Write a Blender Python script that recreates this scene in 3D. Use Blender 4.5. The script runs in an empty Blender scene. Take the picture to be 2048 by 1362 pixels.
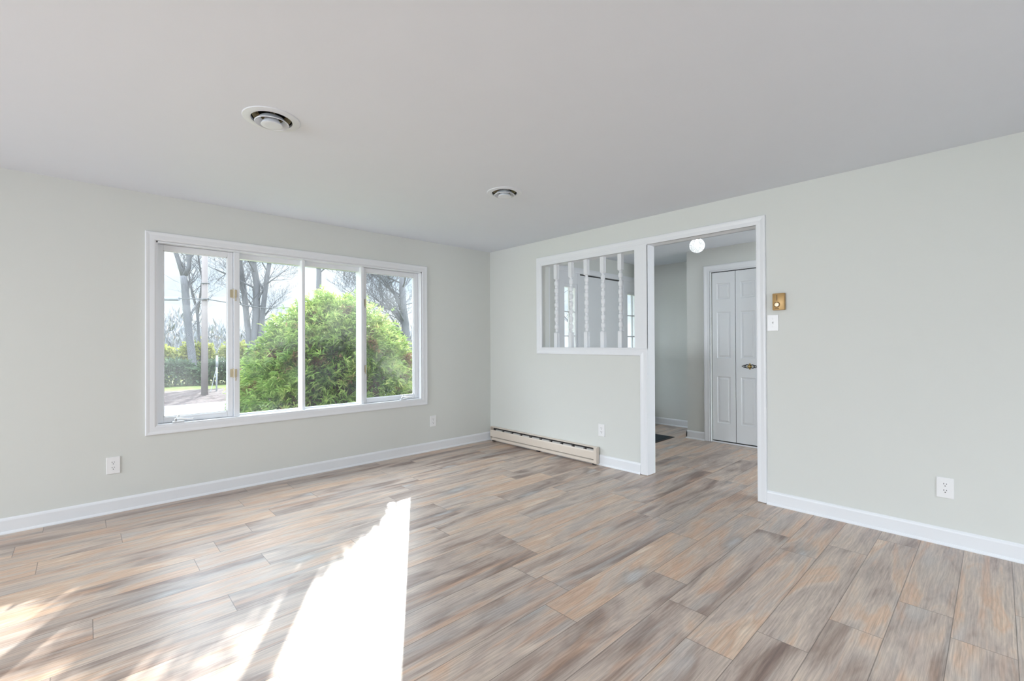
import bpy, bmesh, math, random
import numpy as np
from mathutils import Vector, Matrix

sc = bpy.context.scene
col = sc.collection
PI = math.pi

# ------------------------------------------------------------------ camera
F_PX, YAW, PITCH, ROLL = 912.04, math.radians(46.794), math.radians(0.286), math.radians(-0.254)
CAM = Vector((-3.8755, -4.5414, 1.2586))
fw = Vector((math.cos(YAW) * math.cos(PITCH), math.sin(YAW) * math.cos(PITCH), math.sin(PITCH)))
rt = Vector((math.sin(YAW), -math.cos(YAW), 0))
up = rt.cross(fw)
c_, s_ = math.cos(ROLL), math.sin(ROLL)
rt2 = rt * c_ + up * s_
up2 = up * c_ - rt * s_
cd = bpy.data.cameras.new('camera')
cd.sensor_width = 36
cd.lens = F_PX / 2048 * 36
cd.clip_start = 0.05
cd.clip_end = 500
cam = bpy.data.objects.new('camera', cd)
col.objects.link(cam)
M = Matrix((rt2, up2, -fw)).transposed().to_4x4()
M.translation = CAM
cam.matrix_world = M
sc.camera = cam

# ------------------------------------------------------------------ world, sun, exposure
sc.view_settings.view_transform = 'Standard'
sc.view_settings.look = 'None'
sc.view_settings.gamma = 1
sc.view_settings.use_curve_mapping = False
sc.view_settings.exposure = 0.12
sc.cycles.use_denoising = True
sc.cycles.max_bounces = 10
sc.cycles.diffuse_bounces = 6
sc.cycles.glossy_bounces = 4
sc.cycles.transmission_bounces = 6
sc.cycles.transparent_max_bounces = 16
sc.cycles.sample_clamp_indirect = 6
sc.cycles.caustics_reflective = False
sc.cycles.caustics_refractive = False

SKY = 1.2
w = bpy.data.worlds.new('sky')
sc.world = w
w.use_nodes = True
nt = w.node_tree
nt.nodes.clear()
out = nt.nodes.new('ShaderNodeOutputWorld')
bg = nt.nodes.new('ShaderNodeBackground')
tc = nt.nodes.new('ShaderNodeTexCoord')
mp = nt.nodes.new('ShaderNodeMapping')
mp.inputs['Scale'].default_value = (1, 1, 3.2)
nz = nt.nodes.new('ShaderNodeTexNoise')
nz.inputs['Scale'].default_value = 2.6
nz.inputs['Detail'].default_value = 6
nz.inputs['Roughness'].default_value = 0.6
rp = nt.nodes.new('ShaderNodeValToRGB')
rp.color_ramp.elements[0].position = 0.38
rp.color_ramp.elements[0].color = (0.58, 0.70, 0.85, 1)
rp.color_ramp.elements[1].position = 0.55
rp.color_ramp.elements[1].color = (0.86, 0.925, 1.0, 1)
nt.links.new(tc.outputs['Generated'], mp.inputs['Vector'])
nt.links.new(mp.outputs['Vector'], nz.inputs['Vector'])
nt.links.new(nz.outputs['Fac'], rp.inputs['Fac'])
nt.links.new(rp.outputs['Color'], bg.inputs['Color'])
sx = nt.nodes.new('ShaderNodeSeparateXYZ')
nt.links.new(tc.outputs['Generated'], sx.inputs[0])
zen = nt.nodes.new('ShaderNodeMapRange')          # sky above the view boosted towards the zenith to light the room
zen.inputs['From Min'].default_value = 0.17
zen.inputs['From Max'].default_value = 0.55
zen.inputs['To Min'].default_value = SKY
zen.inputs['To Max'].default_value = SKY * 8.5
nt.links.new(sx.outputs['Z'], zen.inputs['Value'])
nt.links.new(zen.outputs['Result'], bg.inputs['Strength'])
nt.links.new(bg.outputs['Background'], out.inputs['Surface'])

SUN_E = 14.5
sd = bpy.data.lights.new('sun', 'SUN')
sd.energy = SUN_E
sd.angle = math.radians(0.6)
sd.color = (1.0, 0.975, 0.94)
so = bpy.data.objects.new('sun', sd)
col.objects.link(so)
sv = Vector((1.153, 1.861, 0)).normalized()
sv.z = 0.437
so.rotation_euler = sv.to_track_quat('Z', 'Y').to_euler()
so.location = (8, 12, 12)


def area(name, loc, rot, sx, sy, power, colr=(1, 1, 1), portal=False, spread=180):
    d = bpy.data.lights.new(name, 'AREA')
    d.shape = 'RECTANGLE'
    d.size = sx
    d.size_y = sy
    d.energy = power
    d.color = colr
    d.spread = math.radians(spread)
    d.cycles.is_portal = portal
    o = bpy.data.objects.new(name, d)
    col.objects.link(o)
    o.location = loc
    o.rotation_euler = rot
    return o


# fill lamps added at unseen windows behind the camera; sky portal at the picture window
FILL_RGB = (0.86, 0.935, 1.0)
# (fill tilted down to spare the ceiling)
area('fill_west', (-8.28, -2.2, 1.45), (0, math.radians(-72), math.radians(-3)), 1.35, 3.2, 100, FILL_RGB, spread=110)
area('fill_south', (-2.6, -6.70, 1.45), (math.radians(62), 0, 0), 3.2, 1.35, 22, FILL_RGB, spread=140)
area('fill_hall', (1.05, -6.70, 1.45), (math.radians(62), 0, 0), 1.1, 1.35, 56, FILL_RGB, spread=150)
area('portal_north', (-2.25, 0.2, 1.34), (-PI / 2, 0, 0), 2.4, 1.45, 1, portal=True)

# ------------------------------------------------------------------ materials
MATS = {}


def newmat(name):
    m = bpy.data.materials.new(name)
    m.use_nodes = True
    n = m.node_tree.nodes
    return m, n, m.node_tree.links, n['Principled BSDF']


def paint(name, rgb, rough=0.5, metal=0.0, bump=0.0, bscale=400, var=0.03, spec=0.5):
    m, n, L, b = newmat(name)
    b.inputs['Roughness'].default_value = rough
    b.inputs['Metallic'].default_value = metal
    b.inputs['Specular IOR Level'].default_value = spec
    t = n.new('ShaderNodeTexCoord')
    z = n.new('ShaderNodeTexNoise')
    z.inputs['Scale'].default_value = 6
    z.inputs['Detail'].default_value = 3
    L.new(t.outputs['Object'], z.inputs['Vector'])
    mx = n.new('ShaderNodeMix')
    mx.data_type = 'RGBA'
    mx.inputs[6].default_value = (*[c * (1 - var) for c in rgb], 1)
    mx.inputs[7].default_value = (*[min(1, c * (1 + var)) for c in rgb], 1)
    L.new(z.outputs['Fac'], mx.inputs[0])
    L.new(mx.outputs[2], b.inputs['Base Color'])
    if bump:
        z2 = n.new('ShaderNodeTexNoise')
        z2.inputs['Scale'].default_value = bscale
        z2.inputs['Detail'].default_value = 2
        L.new(t.outputs['Object'], z2.inputs['Vector'])
        bp = n.new('ShaderNodeBump')
        bp.inputs['Strength'].default_value = bump
        bp.inputs['Distance'].default_value = 0.002
        L.new(z2.outputs['Fac'], bp.inputs['Height'])
        L.new(bp.outputs['Normal'], b.inputs['Normal'])
    MATS[name] = m
    return m


paint('wall_paint', (0.675, 0.69, 0.665), 0.6, bump=0.08, bscale=300, var=0.01, spec=0.3)
paint('ceiling_paint', (0.755, 0.79, 0.85), 0.7, bump=0.06, bscale=250, var=0.01, spec=0.2)
paint('trim_white', (0.785, 0.80, 0.83), 0.35, var=0.01)
paint('door_white', (0.78, 0.80, 0.825), 0.4, var=0.01)
paint('plastic_white', (0.83, 0.83, 0.84), 0.3, var=0.01)
paint('vent_white', (0.75, 0.78, 0.83), 0.35, var=0.01)
paint('vent_brass', (0.33, 0.26, 0.15), 0.4, 0.7, var=0.15)
paint('slot_dark', (0.02, 0.02, 0.022), 0.6)
paint('duct_dark', (0.015, 0.014, 0.012), 0.7)
paint('heater_beige', (0.70, 0.62, 0.54), 0.4, var=0.02)
paint('heater_fin', (0.58, 0.57, 0.56), 0.45, 0.3)
paint('heater_dark', (0.035, 0.03, 0.03), 0.6)
paint('thermostat_gold', (0.45, 0.28, 0.11), 0.4, 0.35)
paint('thermostat_dial', (0.72, 0.55, 0.36), 0.3, 0.3)
paint('thermostat_dark', (0.12, 0.06, 0.02), 0.5)
paint('brass', (0.42, 0.30, 0.12), 0.3, 0.8, var=0.2)
paint('black_iron', (0.03, 0.03, 0.032), 0.45, 0.3)
paint('hinge_brass', (0.50, 0.42, 0.28), 0.35, 0.55, var=0.25)
paint('crank_metal', (0.72, 0.73, 0.74), 0.3, 0.4)
paint('mat_black', (0.015, 0.016, 0.018), 0.8)
paint('siding', (0.75, 0.74, 0.72), 0.7)
paint('shingle', (0.2, 0.19, 0.18), 0.9)
paint('pole_wood', (0.19, 0.165, 0.165), 0.8, bump=0.3, bscale=40, var=0.15)
paint('cable_black', (0.06, 0.065, 0.07), 0.6)
paint('splice_grey', (0.22, 0.25, 0.28), 0.6)
paint('marker_grey', (0.30, 0.32, 0.34), 0.6)
paint('asphalt', (0.14, 0.14, 0.155), 0.9, var=0.1)


def two_tone(name, cols, scale, rough=0.9, detail=6, stops=None, stretch=(1, 1, 1)):
    m, n, L, b = newmat(name)
    b.inputs['Roughness'].default_value = rough
    b.inputs['Specular IOR Level'].default_value = 0.2
    t = n.new('ShaderNodeTexCoord')
    mpn = n.new('ShaderNodeMapping')
    mpn.inputs['Scale'].default_value = stretch
    z = n.new('ShaderNodeTexNoise')
    z.inputs['Scale'].default_value = scale
    z.inputs['Detail'].default_value = detail
    r = n.new('ShaderNodeValToRGB')
    k = len(cols)
    stops = stops or [0.3 + 0.4 * i / (k - 1) for i in range(k)]
    e = r.color_ramp.elements
    while len(e) < k:
        e.new(0.5)
    for i in range(k):
        e[i].position = stops[i]
        e[i].color = (*cols[i], 1)
    L.new(t.outputs['Object'], mpn.inputs['Vector'])
    L.new(mpn.outputs['Vector'], z.inputs['Vector'])
    L.new(z.outputs['Fac'], r.inputs['Fac'])
    L.new(r.outputs['Color'], b.inputs['Base Color'])
    MATS[name] = m
    return m


two_tone('lawn', [(0.06, 0.09, 0.02), (0.11, 0.14, 0.04), (0.17, 0.18, 0.075)], 3.0)
two_tone('mulch', [(0.014, 0.009, 0.009), (0.033, 0.022, 0.022), (0.08, 0.06, 0.058)], 14.0, stops=[0.35, 0.5, 0.68])
two_tone('bark', [(0.075, 0.077, 0.085), (0.125, 0.127, 0.14)], 8.0, stretch=(3, 3, 0.6))
two_tone('far_woods', [(0.15, 0.16, 0.175), (0.20, 0.21, 0.23), (0.23, 0.19, 0.145)], 0.6)  # pale and bluish: distance haze mixed into the colours
two_tone('mat_fibre', [(0.012, 0.018, 0.022), (0.05, 0.065, 0.075)], 120)
two_tone('core_brown', [(0.05, 0.032, 0.022), (0.13, 0.085, 0.055)], 12)


def foliage_mat(name, ramp, brown=None, trans=0.45, nscale=2.2, bthr=(0.565, 0.65)):
    m, n, L, b = newmat(name)
    g = n.new('ShaderNodeNewGeometry')
    r = n.new('ShaderNodeValToRGB')
    e = r.color_ramp.elements
    while len(e) < len(ramp):
        e.new(0.5)
    for i, cc in enumerate(ramp):
        e[i].position = i / (len(ramp) - 1)
        e[i].color = (*cc, 1)
    t = n.new('ShaderNodeTexCoord')
    z = n.new('ShaderNodeTexNoise')
    z.inputs['Scale'].default_value = nscale
    z.inputs['Detail'].default_value = 4
    L.new(t.outputs['Object'], z.inputs['Vector'])
    ad = n.new('ShaderNodeMath')
    ad.operation = 'MULTIPLY_ADD'
    ad.inputs[1].default_value = 0.55
    L.new(g.outputs['Random Per Island'], ad.inputs[0])
    sb = n.new('ShaderNodeMath')
    sb.operation = 'MULTIPLY_ADD'
    sb.inputs[1].default_value = 1.6
    sb.inputs[2].default_value = -0.58
    L.new(z.outputs['Fac'], sb.inputs[0])
    L.new(sb.outputs[0], ad.inputs[2])
    L.new(ad.outputs[0], r.inputs['Fac'])
    cout = r.outputs['Color']
    if brown:
        z2 = n.new('ShaderNodeTexNoise')
        z2.inputs['Scale'].default_value = 3.3
        z2.inputs['Detail'].default_value = 5
        mpn = n.new('ShaderNodeMapping')
        mpn.inputs['Location'].default_value = (7.3, 2.1, 4.4)
        L.new(t.outputs['Object'], mpn.inputs['Vector'])
        L.new(mpn.outputs['Vector'], z2.inputs['Vector'])
        mr = n.new('ShaderNodeMapRange')
        mr.inputs['From Min'].default_value = bthr[0]
        mr.inputs['From Max'].default_value = bthr[1]
        L.new(z2.outputs['Fac'], mr.inputs['Value'])
        mx = n.new('ShaderNodeMix')
        mx.data_type = 'RGBA'
        mx.inputs[7].default_value = (*brown, 1)
        L.new(mr.outputs['Result'], mx.inputs[0])
        L.new(cout, mx.inputs[6])
        cout = mx.outputs[2]
    L.new(cout, b.inputs['Base Color'])
    b.inputs['Roughness'].default_value = 0.6
    b.inputs['Specular IOR Level'].default_value = 0.25
    tr = n.new('ShaderNodeBsdfTranslucent')
    L.new(cout, tr.inputs['Color'])
    ms = n.new('ShaderNodeMixShader')
    ms.inputs[0].default_value = trans
    o = n['Material Output']
    L.new(b.outputs[0], ms.inputs[1])
    L.new(tr.outputs[0], ms.inputs[2])
    L.new(ms.outputs[0], o.inputs['Surface'])
    MATS[name] = m
    return m


foliage_mat('cypress', [(0.065, 0.125, 0.03), (0.15, 0.245, 0.055), (0.27, 0.37, 0.10), (0.43, 0.46, 0.16)], brown=(0.17, 0.095, 0.055))
foliage_mat('hedge_yellow', [(0.08, 0.11, 0.025), (0.19, 0.215, 0.05), (0.32, 0.31, 0.08)], trans=0.4, nscale=1.2)
foliage_mat('hedge_dark', [(0.03, 0.055, 0.03), (0.055, 0.095, 0.05), (0.10, 0.14, 0.06)], trans=0.3, nscale=1.2)
foliage_mat('evergreen', [(0.02, 0.05, 0.02), (0.05, 0.10, 0.04)], trans=0.2, nscale=1.2)

# thin window glass: clear, slightly reflective, with a milky film added for glare haze and fogging
m, n, L, b = newmat('window_glass')
n.remove(b)
t_ = n.new('ShaderNodeBsdfTransparent')
t_.inputs['Color'].default_value = (0.97, 0.985, 0.98, 1)
gl = n.new('ShaderNodeBsdfGlossy')
gl.inputs['Roughness'].default_value = 0.02
tl = n.new('ShaderNodeBsdfTranslucent')
tl.inputs['Color'].default_value = (0.95, 0.97, 1, 1)
lw = n.new('ShaderNodeLayerWeight')
lw.inputs['Blend'].default_value = 0.5
pw = n.new('ShaderNodeMath')
pw.operation = 'POWER'
pw.inputs[1].default_value = 4.5
L.new(lw.outputs['Facing'], pw.inputs[0])
fr = n.new('ShaderNodeMath')
fr.operation = 'MULTIPLY_ADD'
fr.inputs[1].default_value = 0.5
fr.inputs[2].default_value = 0.012
L.new(pw.outputs[0], fr.inputs[0])
tcn = n.new('ShaderNodeTexCoord')
zz = n.new('ShaderNodeTexNoise')
zz.inputs['Scale'].default_value = 2.5
zz.inputs['Detail'].default_value = 4
L.new(tcn.outputs['Object'], zz.inputs['Vector'])
mr = n.new('ShaderNodeMapRange')
mr.inputs['From Min'].default_value = 0.35
mr.inputs['From Max'].default_value = 0.7
mr.inputs['To Min'].default_value = 0.006
mr.inputs['To Max'].default_value = 0.022
L.new(zz.outputs['Fac'], mr.inputs['Value'])
m1 = n.new('ShaderNodeMixShader')
m2 = n.new('ShaderNodeMixShader')
L.new(fr.outputs[0], m1.inputs[0])
L.new(t_.outputs[0], m1.inputs[1])
L.new(gl.outputs[0], m1.inputs[2])
L.new(mr.outputs[0], m2.inputs[0])
L.new(m1.outputs[0], m2.inputs[1])
L.new(tl.outputs[0], m2.inputs[2])
L.new(m2.outputs[0], n['Material Output'].inputs['Surface'])
MATS['glass'] = m

# lamp globe: pressed glass
m, n, L, b = newmat('globe_glass')
b.inputs['Base Color'].default_value = (0.93, 0.96, 0.97, 1)
b.inputs['Roughness'].default_value = 0.1
b.inputs['Emission Color'].default_value = (0.93, 0.97, 1, 1)
b.inputs['Emission Strength'].default_value = 0.22
t_ = n.new('ShaderNodeBsdfTransparent')
ms = n.new('ShaderNodeMixShader')
gt = n.new('ShaderNodeTexCoord')
gv_ = n.new('ShaderNodeTexVoronoi')
gv_.inputs['Scale'].default_value = 70
L.new(gt.outputs['Object'], gv_.inputs['Vector'])
gm = n.new('ShaderNodeMapRange')
gm.inputs['From Max'].default_value = 0.7
gm.inputs['To Min'].default_value = 0.2
gm.inputs['To Max'].default_value = 0.75
L.new(gv_.outputs['Distance'], gm.inputs['Value'])
L.new(gm.outputs[0], ms.inputs[0])
L.new(b.outputs[0], ms.inputs[1])
L.new(t_.outputs[0], ms.inputs[2])
L.new(ms.outputs[0], n['Material Output'].inputs['Surface'])
MATS['globe_glass'] = m
m, n, L, b = newmat('bulb_glow')
b.inputs['Emission Color'].default_value = (0.95, 0.98, 1, 1)
b.inputs['Emission Strength'].default_value = 10
MATS['bulb_glow'] = m


# floor: vinyl planks along x
def floor_material():
    m, n, L, b = newmat('plank_floor')
    t = n.new('ShaderNodeTexCoord')
    sp = n.new('ShaderNodeSeparateXYZ')
    L.new(t.outputs['Object'], sp.inputs[0])

    def math_(op, a, bb=None, cc=None):
        q = n.new('ShaderNodeMath')
        q.operation = op
        for i, v in enumerate((a, bb, cc)):
            if v is None:
                continue
            if isinstance(v, (int, float)):
                q.inputs[i].default_value = v
            else:
                L.new(v, q.inputs[i])
        return q.outputs[0]
    W, LEN = 0.193, 1.22
    v = math_('MULTIPLY_ADD', sp.outputs['Y'], 1 / W, 100 + 2.08 / W - math.floor(2.08 / W))
    row = math_('FLOOR', v)
    vf = math_('FRACT', v)
    wn = n.new('ShaderNodeTexWhiteNoise')
    wn.noise_dimensions = '1D'
    L.new(row, wn.inputs['W'])
    u = math_('ADD', math_('MULTIPLY_ADD', sp.outputs['X'], 1 / LEN, 50), wn.outputs['Value'])
    uid = math_('FLOOR', u)
    uf = math_('FRACT', u)
    cmb = n.new('ShaderNodeCombineXYZ')
    L.new(row, cmb.inputs[0])
    L.new(uid, cmb.inputs[1])
    pn = n.new('ShaderNodeTexWhiteNoise')
    pn.noise_dimensions = '2D'
    L.new(cmb.outputs[0], pn.inputs['Vector'])
    sc3 = n.new('ShaderNodeSeparateColor')
    L.new(pn.outputs['Color'], sc3.inputs[0])
    # grain coordinate shifted per plank
    gx = math_('MULTIPLY_ADD', pn.outputs['Value'], 37.0, sp.outputs['X'])
    gy = math_('MULTIPLY_ADD', sc3.outputs[1], 19.0, sp.outputs['Y'])
    gc = n.new('ShaderNodeCombineXYZ')
    L.new(gx, gc.inputs[0])
    L.new(gy, gc.inputs[1])
    L.new(math_('MULTIPLY', sc3.outputs[2], 11.0), gc.inputs[2])

    def noise(scale, stretch, detail, dist=0.0, rough=0.55):
        mpn = n.new('ShaderNodeMapping')
        mpn.inputs['Scale'].default_value = stretch
        L.new(gc.outputs[0], mpn.inputs['Vector'])
        z = n.new('ShaderNodeTexNoise')
        z.inputs['Scale'].default_value = scale
        z.inputs['Detail'].default_value = detail
        z.inputs['Distortion'].default_value = dist
        z.inputs['Roughness'].default_value = rough
        L.new(mpn.outputs['Vector'], z.inputs['Vector'])
        return z.outputs['Fac']
    broad = noise(1.0, (1.25, 6.5, 1), 4, 0.9)
    blend = math_('ADD', math_('MULTIPLY', pn.outputs['Value'], 0.34), math_('MULTIPLY_ADD', broad, 2.1, -0.74))
    r = n.new('ShaderNodeValToRGB')
    e = r.color_ramp.elements
    cols = [(0.0, (0.205, 0.142, 0.118)), (0.20, (0.31, 0.232, 0.192)), (0.40, (0.43, 0.348, 0.298)),
            (0.58, (0.53, 0.432, 0.358)), (0.76, (0.55, 0.375, 0.265)), (1.0, (0.64, 0.52, 0.41))]
    while len(e) < len(cols):
        e.new(0.5)
    for i, (p_, c_i) in enumerate(cols):
        e[i].position = p_
        e[i].color = (*c_i, 1)
    L.new(blend, r.inputs['Fac'])

    def mixc(fac, A, B, mode='MIX'):
        q = n.new('ShaderNodeMix')
        q.data_type = 'RGBA'
        q.blend_type = mode
        for sock, v in ((q.inputs[0], fac), (q.inputs[6], A), (q.inputs[7], B)):
            if isinstance(v, tuple):
                sock.default_value = v
            elif isinstance(v, (int, float)):
                sock.default_value = v
            else:
                L.new(v, sock)
        return q.outputs[2]

    def ramp01(v, lo, hi, to=1.0):
        q = n.new('ShaderNodeMapRange')
        q.inputs['From Min'].default_value = lo
        q.inputs['From Max'].default_value = hi
        q.inputs['To Max'].default_value = to
        L.new(v, q.inputs['Value'])
        return q.outputs[0]
    # greyish and reddish streaks
    patch = noise(1.0, (0.8, 5.5, 1), 3, 0.9)
    c1 = mixc(ramp01(patch, 0.54, 0.68, 0.6), r.outputs['Color'], (0.43, 0.40, 0.38, 1))
    patch2 = noise(1.7, (0.7, 6.5, 1), 3, 0.8)
    c2 = mixc(ramp01(patch2, 0.55, 0.68, 0.7), c1, (0.50, 0.315, 0.215, 1))
    # knots: pale blue grey hearts
    vm = n.new('ShaderNodeMapping')
    vm.inputs['Scale'].default_value = (0.8, 2.6, 1)
    L.new(gc.outputs[0], vm.inputs['Vector'])
    vo = n.new('ShaderNodeTexVoronoi')
    vo.voronoi_dimensions = '2D'
    vo.inputs['Scale'].default_value = 0.55
    L.new(vm.outputs['Vector'], vo.inputs['Vector'])
    kd = math_('ADD', vo.outputs['Distance'], math_('MULTIPLY_ADD', noise(6, (1, 2.5, 1), 3), 0.10, -0.05))
    c2 = mixc(ramp01(kd, 0.10, 0.04, 0.5), c2, (0.22, 0.215, 0.215, 1))
    c2 = mixc(ramp01(kd, 0.05, 0.015, 0.6), c2, (0.50, 0.50, 0.50, 1))
    # fine grain: pores, wavy figure
    fine = noise(1.0, (2.6, 175, 1), 4, 1.3, 0.65)
    cath = noise(1.0, (2.4, 24, 1), 5, 2.8, 0.62)
    wv = n.new('ShaderNodeTexWave')
    wv.bands_direction = 'Y'
    wv.inputs['Scale'].default_value = 9.0
    wv.inputs['Distortion'].default_value = 9.0
    wv.inputs['Detail'].default_value = 3.0
    wv.inputs['Detail Scale'].default_value = 1.6
    wm = n.new('ShaderNodeMapping')
    wm.inputs['Scale'].default_value = (0.35, 2.2, 1)
    L.new(gc.outputs[0], wm.inputs['Vector'])
    L.new(wm.outputs['Vector'], wv.inputs['Vector'])
    gr = math_('ADD', math_('MULTIPLY_ADD', fine, 0.95, 0.525), math_('MULTIPLY_ADD', cath, 0.55, -0.275))
    gr = math_('ADD', gr, math_('MULTIPLY_ADD', wv.outputs['Fac'], 0.14, -0.07))
    gr = math_('MAXIMUM', gr, 0.35)
    cg = n.new('ShaderNodeCombineColor')
    for i in range(3):
        L.new(gr, cg.inputs[i])
    mgo = mixc(1.0, c2, cg.outputs[0], 'MULTIPLY')
    # seams
    ed = math_('MULTIPLY', math_('MINIMUM', vf, math_('SUBTRACT', 1.0, vf)), W)
    eu = math_('MULTIPLY', math_('MINIMUM', uf, math_('SUBTRACT', 1.0, uf)), LEN)
    em = math_('MINIMUM', ed, eu)
    seam = math_('LESS_THAN', em, 0.0016)
    ms_ = n.new('ShaderNodeMix')
    ms_.data_type = 'RGBA'
    L.new(math_('MULTIPLY', seam, 0.7), ms_.inputs[0])
    L.new(mgo, ms_.inputs[6])
    ms_.inputs[7].default_value = (0.10, 0.078, 0.066, 1)
    L.new(ms_.outputs[2], b.inputs['Base Color'])
    rg = math_('MULTIPLY_ADD', fine, 0.16, 0.24)
    L.new(rg, b.inputs['Roughness'])
    b.inputs['Specular IOR Level'].default_value = 0.5
    bp = n.new('ShaderNodeBump')
    bp.inputs['Strength'].default_value = 0.25
    bp.inputs['Distance'].default_value = 0.0015
    L.new(math_('SUBTRACT', fine, math_('MULTIPLY', seam, 1.5)), bp.inputs['Height'])
    L.new(bp.outputs['Normal'], b.inputs['Normal'])
    MATS['plank_floor'] = m


floor_material()


# ------------------------------------------------------------------ mesh helpers
def tag(o, label=None, cat=None, group=None, kind=None):
    if label:
        o['label'] = label
    if cat:
        o['category'] = cat
    if group:
        o['group'] = group
    if kind:
        o['kind'] = kind
    return o


def empty(name, loc=(0, 0, 0)):
    o = bpy.data.objects.new(name, None)
    o.empty_display_size = 0.1
    o.location = loc
    col.objects.link(o)
    return o


def attach(o, parent):
    """parent a mesh built in world coordinates: shift it into its thing's own frame"""
    top = parent
    while top.parent:
        top = top.parent
    o.data.transform(Matrix.Translation(-top.location))
    o.parent = parent
    return o


class MB:
    def __init__(s):
        s.bm = bmesh.new()

    def box(s, x0, x1, y0, y1, z0, z1, bev=0.0, seg=2):
        r = bmesh.ops.create_cube(s.bm, size=1)
        vs = r['verts']
        for v in vs:
            v.co = Vector(((x0 + x1) / 2 + v.co.x * (x1 - x0), (y0 + y1) / 2 + v.co.y * (y1 - y0), (z0 + z1) / 2 + v.co.z * (z1 - z0)))
        if bev:
            es = list({e for v in vs for e in v.link_edges})
            bmesh.ops.bevel(s.bm, geom=es, offset=bev, segments=seg, affect='EDGES', profile=0.5)
        return s

    def tube(s, pts, rad, seg=8, cap=True):
        bm = s.bm
        pts = [Vector(p) for p in pts]
        n_ = len(pts)
        rr = rad if isinstance(rad, (list, tuple)) else [rad] * n_
        rings = []
        pn_ = None
        for i, p in enumerate(pts):
            d = (pts[min(i + 1, n_ - 1)] - pts[max(i - 1, 0)]).normalized()
            if pn_ is None:
                a = Vector((0, 0, 1)) if abs(d.z) < 0.9 else Vector((1, 0, 0))
                pn_ = d.cross(a).normalized()
            pn_ = (pn_ - d * pn_.dot(d)).normalized()
            q = d.cross(pn_)
            rings.append([bm.verts.new(p + (pn_ * math.cos(2 * PI * k / seg) + q * math.sin(2 * PI * k / seg)) * rr[i]) for k in range(seg)])
        for i in range(n_ - 1):
            for k in range(seg):
                bm.faces.new((rings[i][k], rings[i][(k + 1) % seg], rings[i + 1][(k + 1) % seg], rings[i + 1][k]))
        if cap:
            bm.faces.new(rings[0][::-1])
            bm.faces.new(rings[-1])
        return s

    def lathe(s, prof, seg=32, center=(0, 0, 0), axis='z', closed=False):
        """prof: list of (radius, height)"""
        bm = s.bm
        c = Vector(center)

        def P(r, h, a):
            x, y = r * math.cos(a), r * math.sin(a)
            if axis == 'z':
                return c + Vector((x, y, h))
            if axis == 'x':
                return c + Vector((h, x, y))
            return c + Vector((x, h, y))
        rings = []
        for r, h in prof:
            if r < 1e-6:
                rings.append([bm.verts.new(P(0, h, 0))])
            else:
                rings.append([bm.verts.new(P(r, h, 2 * PI * k / seg)) for k in range(seg)])
        pairs = list(zip(rings[:-1], rings[1:]))
        if closed:
            pairs.append((rings[-1], rings[0]))
        for A, B in pairs:
            for k in range(seg):
                k2 = (k + 1) % seg
                if len(A) == 1 and len(B) == 1:
                    continue
                if len(A) == 1:
                    bm.faces.new((A[0], B[k2], B[k]))
                elif len(B) == 1:
                    bm.faces.new((A[k], A[k2], B[0]))
                else:
                    bm.faces.new((A[k], A[k2], B[k2], B[k]))
        return s

    def prism(s, poly, a, bb, axis):
        """extrude 2D polygon along axis from a to bb. axis x: poly=(y,z); y: (x,z); z: (x,y)"""
        bm = s.bm

        def P(u, v, t):
            return {'x': (t, u, v), 'y': (u, t, v), 'z': (u, v, t)}[axis]
        A = [bm.verts.new(P(u, v, a)) for u, v in poly]
        B = [bm.verts.new(P(u, v, bb)) for u, v in poly]
        k = len(poly)
        bm.faces.new(A)
        bm.faces.new(B[::-1])
        for i in range(k):
            bm.faces.new((A[i], B[i], B[(i + 1) % k], A[(i + 1) % k]))
        return s

    def casing(s, path, prof, closed, to3):
        """mitred moulding: path of the inner edge, outside to the left; prof = [(offset outward, thickness)]"""
        bm = s.bm
        k = len(path)
        loops = []
        for i in range(k):
            p = Vector(path[i])
            d0 = d1 = None
            if closed or i > 0:
                d0 = (p - Vector(path[i - 1])).normalized()
            if closed or i < k - 1:
                d1 = (Vector(path[(i + 1) % k]) - p).normalized()
            n0 = Vector((-d0.y, d0.x)) if d0 else None
            n1 = Vector((-d1.y, d1.x)) if d1 else None
            if n0 is None:
                mit = n1
            elif n1 is None:
                mit = n0
            else:
                mit = n0 + n1
                mit = mit / max(1e-6, mit.dot(n0))
            loops.append([bm.verts.new(to3(p.x + mit.x * o, p.y + mit.y * o, t)) for o, t in prof])
        m_ = len(prof)
        for i in range(k if closed else k - 1):
            A, B = loops[i], loops[(i + 1) % k]
            for j in range(m_):
                bm.faces.new((A[j], A[(j + 1) % m_], B[(j + 1) % m_], B[j]))
        if not closed:
            bm.faces.new(loops[0])
            bm.faces.new(loops[-1][::-1])
        return s

    def build(s, name, mat, parent=None, smooth=False, autosmooth=False):
        bmesh.ops.recalc_face_normals(s.bm, faces=s.bm.faces)
        me = bpy.data.meshes.new(name)
        if smooth:
            for f in s.bm.faces:
                f.smooth = True
        s.bm.to_mesh(me)
        s.bm.free()
        me.materials.append(MATS[mat] if isinstance(mat, str) else mat)
        if smooth and autosmooth:
            me.set_sharp_from_angle(angle=math.radians(38))
        o = bpy.data.objects.new(name, me)
        col.objects.link(o)
        return attach(o, parent) if parent else o


def struct(name, mb, mat, label=None, cat=None):
    return tag(mb.build(name, mat), label, cat, kind='structure')


def copy_tree(o, delta=None, parent=None):
    c = o.copy()
    col.objects.link(c)
    if parent:
        c.parent = parent
    if delta is not None:
        c.location = o.location + Vector(delta)
    for ch in o.children:
        copy_tree(ch, None, c)
    return c


H = 2.44
WX, SY = -8.4, -6.8          # room's west and south limits
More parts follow.
